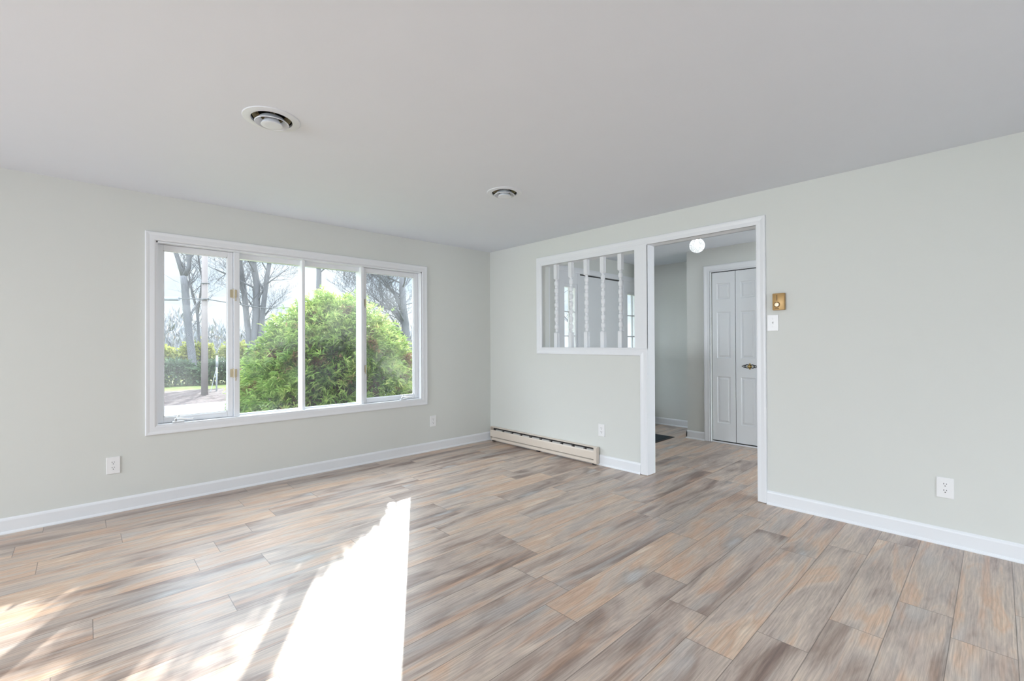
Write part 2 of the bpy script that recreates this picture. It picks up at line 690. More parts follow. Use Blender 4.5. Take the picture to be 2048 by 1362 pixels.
# ------------------------------------------------------------------ shell
struct('floor', MB().box(WX - .15, 2.73, SY - .15, 0.18, -0.15, 0.0), 'plank_floor', 'greyish brown wood plank floor', 'floor')
# porch recess is outdoors: the floor slab stops at the entry wall there (porch slab laid just above it)
# wall with picture window (north)
WL, WR, WB, WT = -3.462, -1.04, 0.612, 2.075
mb = MB()
mb.box(WX - .15, WL, 0, .18, 0, H).box(WR, .115, 0, .18, 0, H).box(WL, WR, 0, .18, 0, WB).box(WL, WR, 0, .18, WT, H)
struct('wall_north', mb, 'wall_paint', 'pale sage wall with the picture window', 'wall')
# partition with door opening and spindle opening (east)
mb = MB()
mb.box(0, .115, -.933, 0, 0, H).box(0, .115, -2.27, -.933, 0, 1.193).box(0, .115, -3.257, -.933, 2.19, H)
mb.box(0, .115, -2.27, -2.164, 1.193, 2.19).box(0, .115, SY, -3.257, 0, H)
struct('wall_east', mb, 'wall_paint', 'pale sage partition wall with open doorway and spindle opening', 'wall')
# walls behind the camera, each cut for an added window
mb = MB()
a0, a1, b0, b1 = -3.85, -.55, .62, 2.15
mb.box(WX - .15, WX, SY, a0, 0, H).box(WX - .15, WX, a1, 0, 0, H).box(WX - .15, WX, a0, a1, 0, b0).box(WX - .15, WX, a0, a1, b1, H)
struct('wall_west', mb, 'wall_paint', 'pale sage wall behind the camera on the window side', 'wall')
mb = MB()
c0, c1 = -4.25, -.95
d0, d1 = .45, 1.65
mb.box(WX - .15, c0, SY - .15, SY, 0, H).box(c1, d0, SY - .15, SY, 0, H).box(d1, 2.73, SY - .15, SY, 0, H)
for e0, e1 in ((c0, c1), (d0, d1)):
    mb.box(e0, e1, SY - .15, SY, 0, b0).box(e0, e1, SY - .15, SY, b1, H)
struct('wall_south', mb, 'wall_paint', 'pale sage wall behind the camera', 'wall')
# foyer walls
EY = -.757
mb = MB()
mb.box(.115, .50, EY, EY + .14, 0, H).box(2.43, 2.58, EY, EY + .14, 0, H).box(.50, 2.43, EY, EY + .14, 2.205, H)
struct('wall_entry', mb, 'wall_paint', 'sage foyer wall around the front door', 'wall')
struct('wall_hall', MB().box(2.58, 2.73, SY, EY + .14, 0, H), 'wall_paint', 'sage end wall of the foyer', 'wall')
mb = MB()
mb.box(1.90, 2.02, -2.062, -1.75, 0, H).box(1.90, 2.02, -2.64, -2.062, 2.147, H).box(1.90, 2.02, SY, -2.64, 0, H)
mb.box(2.02, 2.58, -1.87, -1.75, 0, H)
mb.box(2.52, 2.58, SY, -1.87, 0, H)
struct('wall_closet', mb, 'wall_paint', 'sage closet wall in the foyer', 'wall')

# ceiling with two round holes for the diffusers
VENTS = [(-3.154, -1.935), (-1.463, -1.893)]
mb = MB()
T = .16
xs = [WX - .15, VENTS[0][0] - T, VENTS[0][0] + T, VENTS[1][0] - T, VENTS[1][0] + T, 2.73]


def slab(x0, x1, y0, y1):
    mb.box(x0, x1, y0, y1, H, H + .25)


slab(xs[0], xs[1], SY - .15, .18)
slab(xs[2], xs[3], SY - .15, .18)
slab(xs[4], xs[5], SY - .15, .18)
for (vx, vy) in VENTS:
    slab(vx - T, vx + T, SY - .15, vy - T)
    slab(vx - T, vx + T, vy + T, .18)
    N = 48
    ci, sq = [], []
    for k in range(N):
        a = 2 * PI * k / N
        ca, sa = math.cos(a), math.sin(a)
        q = T / max(abs(ca), abs(sa))
        ci.append((vx + .1 * ca, vy + .1 * sa))
        sq.append((vx + q * ca, vy + q * sa))
    vb = [mb.bm.verts.new((*p, H)) for p in ci]
    vt = [mb.bm.verts.new((*p, H + .25)) for p in ci]
    sb_ = [mb.bm.verts.new((*p, H)) for p in sq]
    for k in range(N):
        k2 = (k + 1) % N
        mb.bm.faces.new((vb[k], vb[k2], sb_[k2], sb_[k]))
        mb.bm.faces.new((vb[k], vt[k], vt[k2], vb[k2]))
    mb.bm.faces.new(vt)
struct('ceiling', mb, 'ceiling_paint', 'plain white ceiling', 'ceiling')
# roof over the house with its eave
struct('roof', MB().box(WX - .6, 2.9, SY - .6, .62, H + .26, H + .45), 'shingle', 'flat roof edge over the house', 'roof')

# ------------------------------------------------------------------ baseboards
BB = [(0, 0), (.022, 0), (.022, .006), (.016, .016), (.0125, .018), (.0125, .088), (.009, .098), (.003, .105), (0, .105)]


def bb_x(mb_, x0, x1, y, sgn):
    mb_.prism([(y + sgn * p, z) for p, z in BB], x0, x1, 'x')


def bb_y(mb_, y0, y1, x, sgn):
    mb_.prism([(x + sgn * p, z) for p, z in BB], y0, y1, 'y')


mb = MB()
bb_x(mb, WX, 0, 0, -1)
struct('baseboard_north', mb, 'trim_white', 'white baseboard under the picture window', 'baseboard')
mb = MB()
bb_y(mb, -2.2065, -.0225, 0, -1)
bb_y(mb, SY, -3.309, 0, -1)
struct('baseboard_east', mb, 'trim_white', 'white baseboard along the partition wall', 'baseboard')
mb = MB()
bb_y(mb, SY, -.023, WX, 1)
struct('baseboard_west', mb, 'trim_white')
mb = MB()
bb_x(mb, WX + .023, -.023, SY, 1)
struct('baseboard_south', mb, 'trim_white')
mb = MB()
bb_y(mb, -1.75, EY, 2.58, -1)
bb_y(mb, -1.979, -1.75 + .0125, 1.90, -1)
bb_x(mb, 1.90 - .0125, 2.5575, -1.75, 1)
bb_y(mb, SY, -2.725, 1.90, -1)
bb_x(mb, .115, .425, EY, -1)
struct('baseboard_foyer', mb, 'trim_white', 'white baseboard round the foyer', 'baseboard')

# ------------------------------------------------------------------ opening trim (trim_1)
CP = [(0, 0), (0, .010), (.008, .014), (.030, .014), (.052, .018), (.064, .018), (.068, .013), (.068, 0)]
mb = MB()
mb.casing([(-3.242, .006), (-3.242, 2.178), (-.918, 2.178), (-.918, 1.197), (-2.276, 1.197), (-2.276, .006)],
          CP, False, lambda a, bz, t: (-t, a, bz))
mb.box(-.0125, 0, -2.284, -2.152, 1.197, 2.19)       # flat post face
mb.box(-.0125, 0, -2.152, -.921, 2.145, 2.19)
mb.casing([(-.918, 2.178), (-3.242, 2.178), (-3.242, .006)][::-1], CP, False, lambda a, bz, t: (.115 + t, a, bz))
mb.casing([(-.918, 2.178), (-.918, 1.197), (-2.276, 1.197), (-2.276, .006)], CP, False, lambda a, bz, t: (.115 + t, a, bz))
# jamb liners
mb.box(-.012, .127, -2.284, -2.2701, .004, 2.178, .001)
mb.box(-.012, .127, -3.2569, -3.242, .004, 2.178, .001)
mb.box(-.012, .127, -3.242, -2.284, 2.178, 2.1899, .001)
mb.box(-.012, .127, -2.1639, -2.152, 1.205, 2.145, .001)
mb.box(-.012, .127, -.9329, -.921, 1.205, 2.145, .001)
mb.box(-.012, .127, -2.152, -.921, 2.145, 2.1899, .001)
mb.box(-.016, .131, -2.164, -.921, 1.1931, 1.205, .002)
struct('trim_1', mb, 'trim_white', 'white mitred casing around the doorway and spindle opening', 'trim')

# ------------------------------------------------------------------ spindles
SPX = .055


def spindle():
    root = empty('spindle', (SPX, -1.102, 1.205))
    h = .0225
    y = -1.102
    # tapered shoulders from square to round
    for z0, z1, e0, e1 in ((1.366, 1.376, 1.2052, 1.366), (1.988, 1.978, 1.988, 2.1448)):
        mb_ = MB()
        mb_.box(SPX - h, SPX + h, y - h, y + h, e0, e1, .001)
        A = [mb_.bm.verts.new((SPX + sx * h, y + sy * h, z0)) for sx, sy in ((-1, -1), (1, -1), (1, 1), (-1, 1))]
        B = [mb_.bm.verts.new((SPX + sx * h * .66, y + sy * h * .66, z1)) for sx, sy in ((-1, -1), (1, -1), (1, 1), (-1, 1))]
        for k in range(4):
            mb_.bm.faces.new((A[k], A[(k + 1) % 4], B[(k + 1) % 4], B[k]))
        mb_.bm.faces.new(A)
        mb_.bm.faces.new(B)
        mb_.build('square_end', 'trim_white', root)
    prof = [(0, 1.370), (.012, 1.370), (.0125, 1.384), (.0165, 1.389), (.0165, 1.394), (.0125, 1.399)]
    zs = [1.436 + .0828 * k for k in range(7)]
    for z in zs:
        for t in range(-6, 7):
            u = t / 6
            prof.append((.0140 + .0095 * math.sqrt(max(0, 1 - u * u)), z + u * .0265))
        if z != zs[-1]:
            prof += [(.0130, z + .031), (.0155, z + .036), (.0165, z + .0414), (.0155, z + .047), (.0130, z + .052)]
    prof += [(.0125, 1.966), (.0165, 1.971), (.0125, 1.976), (.0125, 1.984), (0, 1.984)]
    MB().lathe(prof, 24, (SPX, y, 0)).build('bobbin_shaft', 'trim_white', root, True)
    return root


SLAB = ['white turned bobbin spindle nearest the window wall, in the wall opening',
        'second white bobbin spindle from the window wall, in front of the left sidelight',
        'middle white bobbin spindle of the five in the wall opening',
        'fourth white bobbin spindle from the window wall, in front of the front door',
        'white bobbin spindle closest to the doorway post']
sp0 = spindle()
for k in range(5):
    o = sp0 if k == 0 else copy_tree(sp0, (0, -.213 * k, 0))
    tag(o, SLAB[k], 'spindle', 'turned spindles in the wall opening')

# ------------------------------------------------------------------ picture window
win = empty('window_1', (-2.25, 0, WB))
tag(win, 'wide white picture window of four panes with casement ends', 'window', kind='structure')
WP = [(0, 0), (0, .011), (.010, .0155), (.040, .0155), (.056, .018), (.064, .018), (.068, .013), (.068, 0)]
# clockwise in (x,z) seen from the room so that outside lies left
MB().casing([(-3.46, .615), (-3.46, 2.078), (-1.037, 2.078), (-1.037, .615)], WP, True,
            lambda a, bz, t: (a, -t, bz)).build('casing', 'trim_white', win)
mb = MB()
mb.box(WL, WL + .012, -.008, .17, WB, WT).box(WR - .012, WR, -.008, .17, WB, WT)
mb.box(WL, WR, -.010, .20, WB, WB + .012, .002).box(WL, WR, -.008, .17, WT - .012, WT)
# stops round the two fixed panes
X1a, X1b = -2.918, -2.873
X2a, X2b = -2.347, -2.318
X3a, X3b = -1.752, -1.722
mb.box(X1b, X3a, .085, .15, 2.018, WT - .012, .002).box(X1b, X3a, .10, .15, WB + .012, .634, .002)
mb.build('window_frame', 'trim_white', win)
mb = MB()
mb.box(X1a, X1b, .03, .16, WB + .012, WT - .012, .003)
mb.build('mullion', 'trim_white', win)
MB().box(X2a, X2b, .03, .15, WB + .012, WT - .012, .004).build('mullion', 'trim_white', win)
MB().box(X3a, X3b, .03, .16, WB + .012, WT - .012, .003).build('mullion', 'trim_white', win)
MB().box(X1b, X2a, .118, .122, .634, 2.018).build('glass_pane', 'glass', win)
MB().box(X2b, X3a, .118, .122, .634, 2.018).build('glass_pane', 'glass', win)


def sash(x0, x1, sl, sr):
    z0, z1 = WB + .014, WT - .014
    mb_ = MB()
    mb_.box(x0, x0 + sl, .05, .095, z0, z1, .003).box(x1 - sr, x1, .05, .095, z0, z1, .003)
    mb_.box(x0 + sl, x1 - sr, .05, .095, z0, z0 + .045, .003).box(x0 + sl, x1 - sr, .05, .095, z1 - .045, z1, .003)
    # glazing bead
    bx0, bx1, bz0, bz1 = x0 + sl, x1 - sr, z0 + .045, z1 - .045
    e = .007
    mb_.box(bx0, bx0 + e, .062, .074, bz0, bz1).box(bx1 - e, bx1, .062, .074, bz0, bz1)
    mb_.box(bx0, bx1, .062, .074, bz0, bz0 + e).box(bx0, bx1, .062, .074, bz1 - e, bz1)
    s = mb_.build('casement_sash', 'trim_white', win)
    g = MB().box(bx0, bx1, .076, .080, bz0, bz1).build('glass_pane', 'glass')
    attach(g, s)
    return s


sash(WL + .014, X1a - .003, .040, .040)
sash(X3b + .002, WR - .014, .034, .052)
# hinges
for hx in (-2.919,):
    for hz in (1.70, 1.005):
        mb = MB()
        mb.box(hx - .024, hx - .006, .042, .050, hz - .034, hz + .034, .002)
        mb.box(hx + .006, hx + .024, .024, .030, hz - .034, hz + .034, .002)
        mb.tube([(hx, .040, hz - .042), (hx, .040, hz + .042)], .006, 10)
        for dz in (-.024, 0, .024):
            mb.tube([(hx - .017, .043, hz + dz), (hx - .017, .039, hz + dz)], .004, 8)
            mb.tube([(hx + .017, .025, hz + dz), (hx + .017, .021, hz + dz)], .004, 8)
        mb.tube([(hx + .012, .020, hz - .034), (hx + .014, .016, hz - .05), (hx + .013, .017, hz - .066)], .004, 8)
        mb.build('hinge', 'hinge_brass', win)
for hz in (1.69, .99):
    mb = MB()
    mb.box(-1.706, -1.696, .040, .051, hz - .036, hz + .036, .002)
    mb.tube([(-1.700, .040, hz - .04), (-1.700, .040, hz + .04)], .005, 10)
    mb.tube([(-1.700, .038, hz - .04), (-1.700, .034, hz - .055)], .004, 8)
    mb.build('hinge', 'hinge_brass', win)


def crank(x):
    mb_ = MB()
    z = WB + .012
    mb_.box(x - .04, x + .04, .004, .040, z, z + .014, .005)
    mb_.tube([(x - .02, .012, z + .012), (x - .022, .008, z + .03), (x - .01, .006, z + .034)], .007, 8)
    mb_.tube([(x - .01, .006, z + .034), (x + .03, .004, z + .026), (x + .085, .002, z + .021), (x + .1, .002, z + .020)], [.008, .007, .006, .008], 8)
    mb_.tube([(x - .016, .016, z + .014), (x - .004, .016, z + .05), (x + .004, .016, z + .056)], [.006, .006, .009], 8)
    mb_.build('crank_handle', 'crank_metal', win, True)


crank(-3.315)
crank(-1.27)


# windows added out of view to go with the fill lamps
def plain_window(name, axis, p, u0, u1, label):
    r = empty(name, (p, (u0 + u1) / 2, b0) if axis == 'y' else ((u0 + u1) / 2, p, b0))
    tag(r, label, 'window', kind='structure')
    fr_, gl_ = MB(), MB()
    rects = []
    e = .05
    rects += [(u0, u0 + e, b0, b1), (u1 - e, u1, b0, b1), (u0, u1, b0, b0 + e), (u0, u1, b1 - e, b1)]
    n_ = 3
    for k in range(1, n_):
        u = u0 + (u1 - u0) * k / n_
        rects.append((u - .025, u + .025, b0, b1))
    for (a, bq, c, d) in rects:
        if axis == 'y':
            fr_.box(p - .10, p - .05, a, bq, c, d)
        else:
            fr_.box(a, bq, p - .10, p - .05, c, d)
    if axis == 'y':
        gl_.box(p - .08, p - .076, u0 + e, u1 - e, b0 + e, b1 - e)
    else:
        gl_.box(u0 + e, u1 - e, p - .08, p - .076, b0 + e, b1 - e)
    fr_.build('window_frame', 'trim_white', r)
    gl_.build('glass_pane', 'glass', r)


plain_window('added_window_2', 'y', WX, a0, a1, 'added unseen three part window in the wall beside the camera')
plain_window('added_window_3', 'x', SY, c0, c1, 'added unseen three part window in the wall behind the camera')
plain_window('added_window_4', 'x', SY, d0, d1, 'added unseen window at the back end of the foyer hall')

# ------------------------------------------------------------------ baseboard heater
ht = empty('baseboard_heater', (-.045, -.905, 0))
tag(ht, 'long beige electric baseboard heater low on the wall beside the corner', 'heater')
HY0, HY1 = -1.735, -.070
mb = MB()
mb.box(-.0235, -.0, HY0 + .02, HY1 - .006, .1055, .178)
mb.prism([(0, .178), (-.030, .184), (-.052, .178), (-.052, .174), (-.030, .180), (0, .174)], HY0 + .02, HY1 - .006, 'y')
mb.build('back_plate', 'heater_beige', ht)
mb = MB()
mb.box(-.0275, -.0236, HY0 + .05, HY1 - .02, .03, .172)
mb.build('inner_liner', 'heater_dark', ht)
for k in range(10):
    mb = MB()
    y = HY1 - .09 - k * (1.665 - .13) / 9.6
    mb.box(-.052, -.0280, y - .118, y - .002, .139, .155, .001)
    mb.box(-.056, -.030, y - .100, y - .006, .060, .141, .001)
    mb.build('heating_fins', 'heater_fin', ht)
mb = MB()
mb.prism([(-.066, .060), (-.066, .132), (-.058, .145), (-.0565, .1445), (-.064, .131), (-.064, .061)], HY0 + .035, HY1 - .006, 'y')
mb.build('front_panel', 'heater_beige', ht)
mb = MB()
mb.prism([(-.052, .012), (-.064, .020), (-.064, .046), (-.050, .053), (-.0495, .0515), (-.0625, .045), (-.0625, .021), (-.052, .0135)], HY0 + .02, HY1 - .02, 'y')
mb.prism([(-.0235, .012), (-.052, .012), (-.052, .0135), (-.0235, .0135)], HY0 + .02, HY1 - .02, 'y')
mb.build('lower_panel', 'heater_beige', ht)
mb = MB()
mb.prism([(-.0235, .012), (-.062, .012), (-.069, .03), (-.069, .176), (-.052, .186), (-.0235, .186)], HY0, HY0 + .035, 'y')
mb.build('end_cap', 'heater_beige', ht)
mb = MB()
mb.prism([(-.0235, .030), (-.055, .012), (-.067, .06), (-.067, .176), (-.052, .186), (-.0235, .186)], HY1 - .006, HY1, 'y')
mb.build('end_cap', 'heater_beige', ht)
for y in (HY0 + .02, HY1 - .07, -.92):
    MB().box(-.058, -.030, y, y + .04, 0.0005, .013).build('foot', 'heater_dark', ht)


# ------------------------------------------------------------------ outlets and switch
def face_frame(center, normal):
    """map local (u right, v up, w out of wall) to world"""
    n_ = Vector(normal)
    u = Vector((0, 0, 1)).cross(n_)
    c = Vector(center)
    return lambda a, b_, w_: c + u * a + Vector((0, 0, 1)) * b_ + n_ * w_


def lbox(mb_, T_, u0, u1, v0, v1, w0, w1, bev=0):
    p, q = T_(u0, v0, w0), T_(u1, v1, w1)
    mb_.box(min(p.x, q.x), max(p.x, q.x), min(p.y, q.y), max(p.y, q.y), min(p.z, q.z), max(p.z, q.z), bev)


def lprism(mb_, T_, poly, w0, w1):
    A = [mb_.bm.verts.new(T_(u, v, w0)) for u, v in poly]
    B = [mb_.bm.verts.new(T_(u, v, w1)) for u, v in poly]
    mb_.bm.faces.new(A)
    mb_.bm.faces.new(B[::-1])
    k = len(poly)
    for i in range(k):
        mb_.bm.faces.new((A[i], A[(i + 1) % k], B[(i + 1) % k], B[i]))


def plate(T_, root):
    mb_ = MB()
    lbox(mb_, T_, -.040, .040, -.0625, .0625, .0003, .0065, .0028)
    return mb_.build('cover_plate', 'plastic_white', root)


def outlet(center, normal, label):
    root = empty('electrical_outlet', center)
    tag(root, label, 'outlet', 'duplex outlets on the walls')
    T_ = face_frame(center, normal)
    plate(T_, root)
    for dv in (.0195, -.0195):
        mb_ = MB()
        poly = []
        for k in range(28):
            a = 2 * PI * k / 28
            poly.append((.0172 * math.cos(a), dv + max(-.0142, min(.0142, .0172 * math.sin(a)))))
        lprism(mb_, T_, poly, .004, .0078)
        rec = mb_.build('receptacle', 'plastic_white', root)
        mb_ = MB()
        lbox(mb_, T_, -.0078, -.0050, dv + .001, dv + .0095, .0070, .0081)
        lbox(mb_, T_, .0050, .0078, dv + .0015, dv + .009, .0070, .0081)
        g = [(.0029 * math.cos(PI * k / 8), dv - .0078 - .0028 * math.sin(PI * k / 8)) for k in range(9)]
        lprism(mb_, T_, g + [(-.0029, dv - .0048), (.0029, dv - .0048)], .0070, .0081)
        s = mb_.build('slots', 'slot_dark')
        attach(s, rec)
    mb_ = MB()
    p = T_(0, 0, .0062)
    mb_.lathe([(0, 0), (.0032, 0), (.0026, .0012), (0, .0015)] if True else [], 12, p, 'y' if abs(normal[1]) > .5 else 'x')
    o = mb_.build('screw', 'plastic_white', root)
    if normal[0] < 0 or normal[1] < 0:
        pass
    return root


outlet((-3.714, 0, .354), (0, -1, 0), 'white duplex outlet on the window wall below the window, left end')
outlet((-.888, 0, .345), (0, -1, 0), 'white duplex outlet on the window wall between window and corner')
outlet((0, -1.755, .357), (-1, 0, 0), 'white duplex outlet above the end of the baseboard heater')
outlet((0, -4.3145, .3525), (-1, 0, 0), 'white duplex outlet on the wall beyond the doorway, near the photo edge')
# switch
sw = empty('light_switch', (0, -3.357, 1.403))
tag(sw, 'white toggle light switch under the gold thermostat', 'switch')
T_ = face_frame((0, -3.357, 1.403), (-1, 0, 0))
plate(T_, sw)
mb = MB()
lbox(mb, T_, -.006, .006, -.013, .013, .005, .0078, .001)
mb.build('toggle_surround', 'plastic_white', sw)
mb = MB()
A = T_(0, -.002, .007)
B = T_(0, .007, .019)
mb.tube([A, B], [.0045, .0035], 8)
mb.build('toggle', 'plastic_white', sw)
for dv in (.030, -.030):
    MB().lathe([(0, -.0078), (.003, -.0068), (.0035, -.006)], 10, T_(0, dv, 0), 'x').build('screw', 'crank_metal', sw)
# thermostat
th = empty('thermostat', (0, -3.4035, 1.562))
tag(th, 'small gold wall thermostat with round dial beside the doorway', 'thermostat')
T_ = face_frame((0, -3.4035, 1.562), (-1, 0, 0))
mb = MB()
lbox(mb, T_, -.0415, .0415, -.064, .064, .0003, .030, .004)
mb.build('case', 'thermostat_gold', th, True, True)
mb = MB()
lbox(mb, T_, -.0125, -.0075, .008, .052, .029, .0308)
mb.build('scale_slot', 'thermostat_dark', th)
mb = MB()
lbox(mb, T_, -.0225, .0045, -.054, -.050, .029, .0308)
mb.build('name_strip', 'thermostat_dark', th)
mb = MB()
cpt = T_(-.010, -.022, .030)
mb.lathe([(.0215, .0), (.0215, -.001), (.0195, -.0022), (.018, -.001), (.018, 0)], 32, cpt, 'x', True)
mb.build('dial_ring', 'thermostat_dark', th, True)
mb = MB()
mb.lathe([(0.0165, .001), (.0165, -.006), (.014, -.009), (.006, -.0095), (0, -.0095)], 32, cpt, 'x')
mb.build('dial', 'thermostat_dial', th, True, True)


# ------------------------------------------------------------------ ceiling vents
def vent():
    x, y = VENTS[0]
    root = empty('ceiling_vent', (x, y, H))
    MB().lathe([(.098, .0), (.098, .02), (.101, .02), (.101, .0), (.1375, -.0002), (.1375, -.002), (.135, -.0045), (.118, -.0055), (.103, -.0075), (.098, -.006)], 64, (x, y, H), 'z', True).build('flange', 'vent_white', root, True, True)
    MB().lathe([(.0975, .004), (.0975, .17), (.094, .17), (.094, .004)], 48, (x, y, H), 'z', True).build('duct_collar', 'duct_dark', root, True, True)
    MB().lathe([(.066, .03), (.087, .006), (.090, .006), (.069, .034)], 48, (x, y, H), 'z', True).build('damper_ring', 'vent_brass', root, True, True)
    MB().lathe([(.056, .006), (.080, -.021), (.0815, -.0205), (.079, -.024), (.053, .004)], 64, (x, y, H), 'z', True).build('cone_ring', 'vent_white', root, True, True)
    MB().lathe([(0, .012), (.030, .004), (.051, -.030), (.052, -.033), (.049, -.0345), (.03, -.033), (0, -.0325)], 64, (x, y, H), 'z').build('centre_cone', 'vent_white', root, True, True)
    mb_ = MB()
    for a in (0.5, 0.5 + 2 * PI / 3, 0.5 + 4 * PI / 3):
        ca, sa = math.cos(a), math.sin(a)
        mb_.tube([(x + .02 * ca, y + .02 * sa, H + .008), (x + .066 * ca, y + .066 * sa, H + .02), (x + .095 * ca, y + .095 * sa, H + .03)], .0035, 8)
    mb_.lathe([(0, .012), (.008, .012), (.008, .1), (0, .1)], 12, (x, y, H))
    mb_.build('bracket', 'vent_brass', root)
    return root


v0 = vent()
tag(v0, 'round white ceiling vent above the picture window side, larger in view', 'vent', 'round ceiling vents')
v1 = copy_tree(v0, (VENTS[1][0] - VENTS[0][0], VENTS[1][1] - VENTS[0][1], 0))
tag(v1, 'round white ceiling vent further off, toward the corner of the room', 'vent', 'round ceiling vents')

# ------------------------------------------------------------------ closet bifold door
dr = empty('door_1', (1.93, -2.35, 0))
tag(dr, 'white panelled bifold closet door in the foyer', 'door', kind='structure')
DP = [(0, 0), (0, .010), (.008, .014), (.030, .014), (.056, .018), (.068, .018), (.072, .013), (.072, 0)]
mb = MB()
mb.casing([(-2.636, .003), (-2.636, 2.149), (-2.050, 2.149), (-2.050, .003)], DP, False, lambda a, bz, t: (1.90 - t, a, bz))
mb.build('casing', 'trim_white', dr)
mb = MB()
mb.box(1.888, 2.02, -2.0619, -2.056, .003, 2.147).box(1.888, 2.02, -2.6399, -2.634, .003, 2.147).box(1.888, 2.02, -2.634, -2.052, 2.1375, 2.147)
mb.build('door_frame', 'trim_white', dr)
MB().box(1.905, 1.925, -2.634, -2.052, .0005, .016, .002).build('threshold', 'trim_white', dr)
MB().box(1.93, 1.975, -2.634, -2.052, 2.1285, 2.1374).build('top_track', 'black_iron', dr)


def leaf(y0, y1, name='door_leaf'):
    """bifold leaf in plane x=1.93 (front) with three raised panels, y0<y1"""
    mb_ = MB()
    xf, xb = 1.930, 1.962
    z0, z1 = .026, 2.128
    st = .058
    pans = [(.245, .825), (1.055, 1.63), (1.79, 1.99)]
    mb_.box(xf, xb, y0, y0 + st, z0, z1).box(xf, xb, y1 - st, y1, z0, z1)
    zz_ = [z0] + [q for p in pans for q in p] + [z1]
    for k in range(0, len(zz_), 2):
        mb_.box(xf, xb, y0 + st, y1 - st, zz_[k], zz_[k + 1])
    for (p0, p1) in pans:
        a, bb = y0 + st, y1 - st
        rings = []
        for (ins, dep) in ((0, 0), (.007, .009), (.018, .009), (.034, .002)):
            rings.append([mb_.bm.verts.new((xf + dep, yy, z)) for yy, z in ((a + ins, p0 + ins), (bb - ins, p0 + ins), (bb - ins, p1 - ins), (a + ins, p1 - ins))])
        for A, B in zip(rings[:-1], rings[1:]):
            for k in range(4):
                mb_.bm.faces.new((A[k], A[(k + 1) % 4], B[(k + 1) % 4], B[k]))
        mb_.bm.faces.new(rings[-1])
    return mb_.build(name, 'door_white', dr)


leaf(-2.3475, -2.069)
l2 = leaf(-2.631, -2.354)
# ornate knob on the second leaf
ky, kz, kx = -2.512, .963, 1.930
mb = MB()
for s in (-1, 1):
    for (r, dy) in ((.021, .030), (.014, .060)):
        pts = [(kx - .002, ky + s * (dy + 1.25 * r * math.cos(2 * PI * k / 20)), kz + r * math.sin(2 * PI * k / 20)) for k in range(21)]
        mb.tube(pts, .0035, 6, False)
    mb.tube([(kx - .002, ky + s * .074, kz), (kx - .002, ky + s * .090, kz)], [.006, .004], 8)
    for q in (-1, 1):
        mb.tube([(kx - .002, ky + s * .012, kz + q * .02), (kx - .002, ky + s * .035, kz + q * .016), (kx - .002, ky + s * .064, kz + q * .006)], .003, 6)
o = mb.build('backplate', 'black_iron')
attach(o, l2)
mb = MB()
for k in range(4):
    a = PI / 2 * k
    mb.lathe([(0, -.004), (.010, -.003), (.013, 0)], 16, (kx, ky + .017 * math.cos(a), kz + .024 * math.sin(a)), 'x')
mb.lathe([(.014, 0), (.014, -.004), (.008, -.008), (.008, -.018), (.017, -.024), (.019, -.031), (.014, -.037), (0, -.039)], 24, (kx, ky, kz), 'x')
o = mb.build('knob', 'brass', None, True)
attach(o, l2)

# ------------------------------------------------------------------ front door with sidelights
fd = empty('door_2', (1.42, EY, 0))
fd.location.x = 1.43
tag(fd, 'white front door with narrow sidelights seen through the spindles', 'door', kind='structure')
mb = MB()
mb.casing([(.495, .003), (.495, 2.168), (2.435, 2.168), (2.435, .003)], [(0, 0), (0, .01), (.008, .014), (.05, .016), (.07, .012), (.07, 0)], False, lambda a, bz, t: (a, EY - t, bz))
mb.build('casing', 'trim_white', fd)
mb = MB()
for x0, x1 in ((.5001, .578), (.868, .915), (1.948, 2.03), (2.395, 2.4299)):
    mb.box(x0, x1, EY - .006, EY + .12, .003, 2.2049)
mb.box(.578, 2.395, EY - .004, EY + .12, 2.168, 2.2049)
for x0, x1 in ((.578, .868), (2.03, 2.395)):
    mb.box(x0, x1, EY - .003, EY + .12, 2.02, 2.168).box(x0, x1, EY - .003, EY + .12, .003, .35)
mb.build('door_frame', 'trim_white', fd)
mb = MB()
mb.box(.918, 1.945, EY + .02, EY + .065, .015, 2.152)
for px0, px1 in ((1.04, 1.37), (1.49, 1.82)):
    for pz0, pz1 in ((.25, .55), (.65, 1.12)):
        mb.box(px0, px1, EY + .014, EY + .02, pz0, pz1, .004)
lf = mb.build('door_leaf', 'door_white', fd)
mb = MB()
mb.lathe([(.03, 0), (.03, -.005), (.012, -.01), (.012, -.03), (.027, -.04), (.027, -.055), (0, -.062)], 24, (1.875, EY + .02, .95), 'y')
o = mb.build('knob', 'brass', None, True)
attach(o, lf)
MB().box(.915, 1.948, EY + .03, EY + .06, 2.1525, 2.1675).build('gap_shadow_strip', 'black_iron', fd)  # black bar standing in for the shadow gap above the door leaf
for x0, x1 in ((.578, .868), (2.03, 2.395)):
    mb = MB()
    e = .035
    z0, z1 = .35, 2.02
    mb.box(x0, x0 + e, EY + .01, EY + .06, z0, z1).box(x1 - e, x1, EY + .01, EY + .06, z0, z1)
    mb.box(x0 + e, x1 - e, EY + .01, EY + .06, z0, z0 + .045).box(x0 + e, x1 - e, EY + .01, EY + .06, z1 - .045, z1)
    xm = x0 + .52 * (x1 - x0)
    mb.box(xm - .007, xm + .007, EY + .02, EY + .045, z0 + .045, z1 - .045)
    for k in range(1, 5):
        z = z1 - .045 - .3155 * k
        mb.box(x0 + e, x1 - e, EY + .02, EY + .045, z - .007, z + .007)
    s = mb.build('sidelight_frame', 'trim_white', fd)
    g = MB().box(x0 + e, x1 - e, EY + .030, EY + .034, z0 + .045, z1 - .045).build('glass_pane', 'glass')
    attach(g, s)

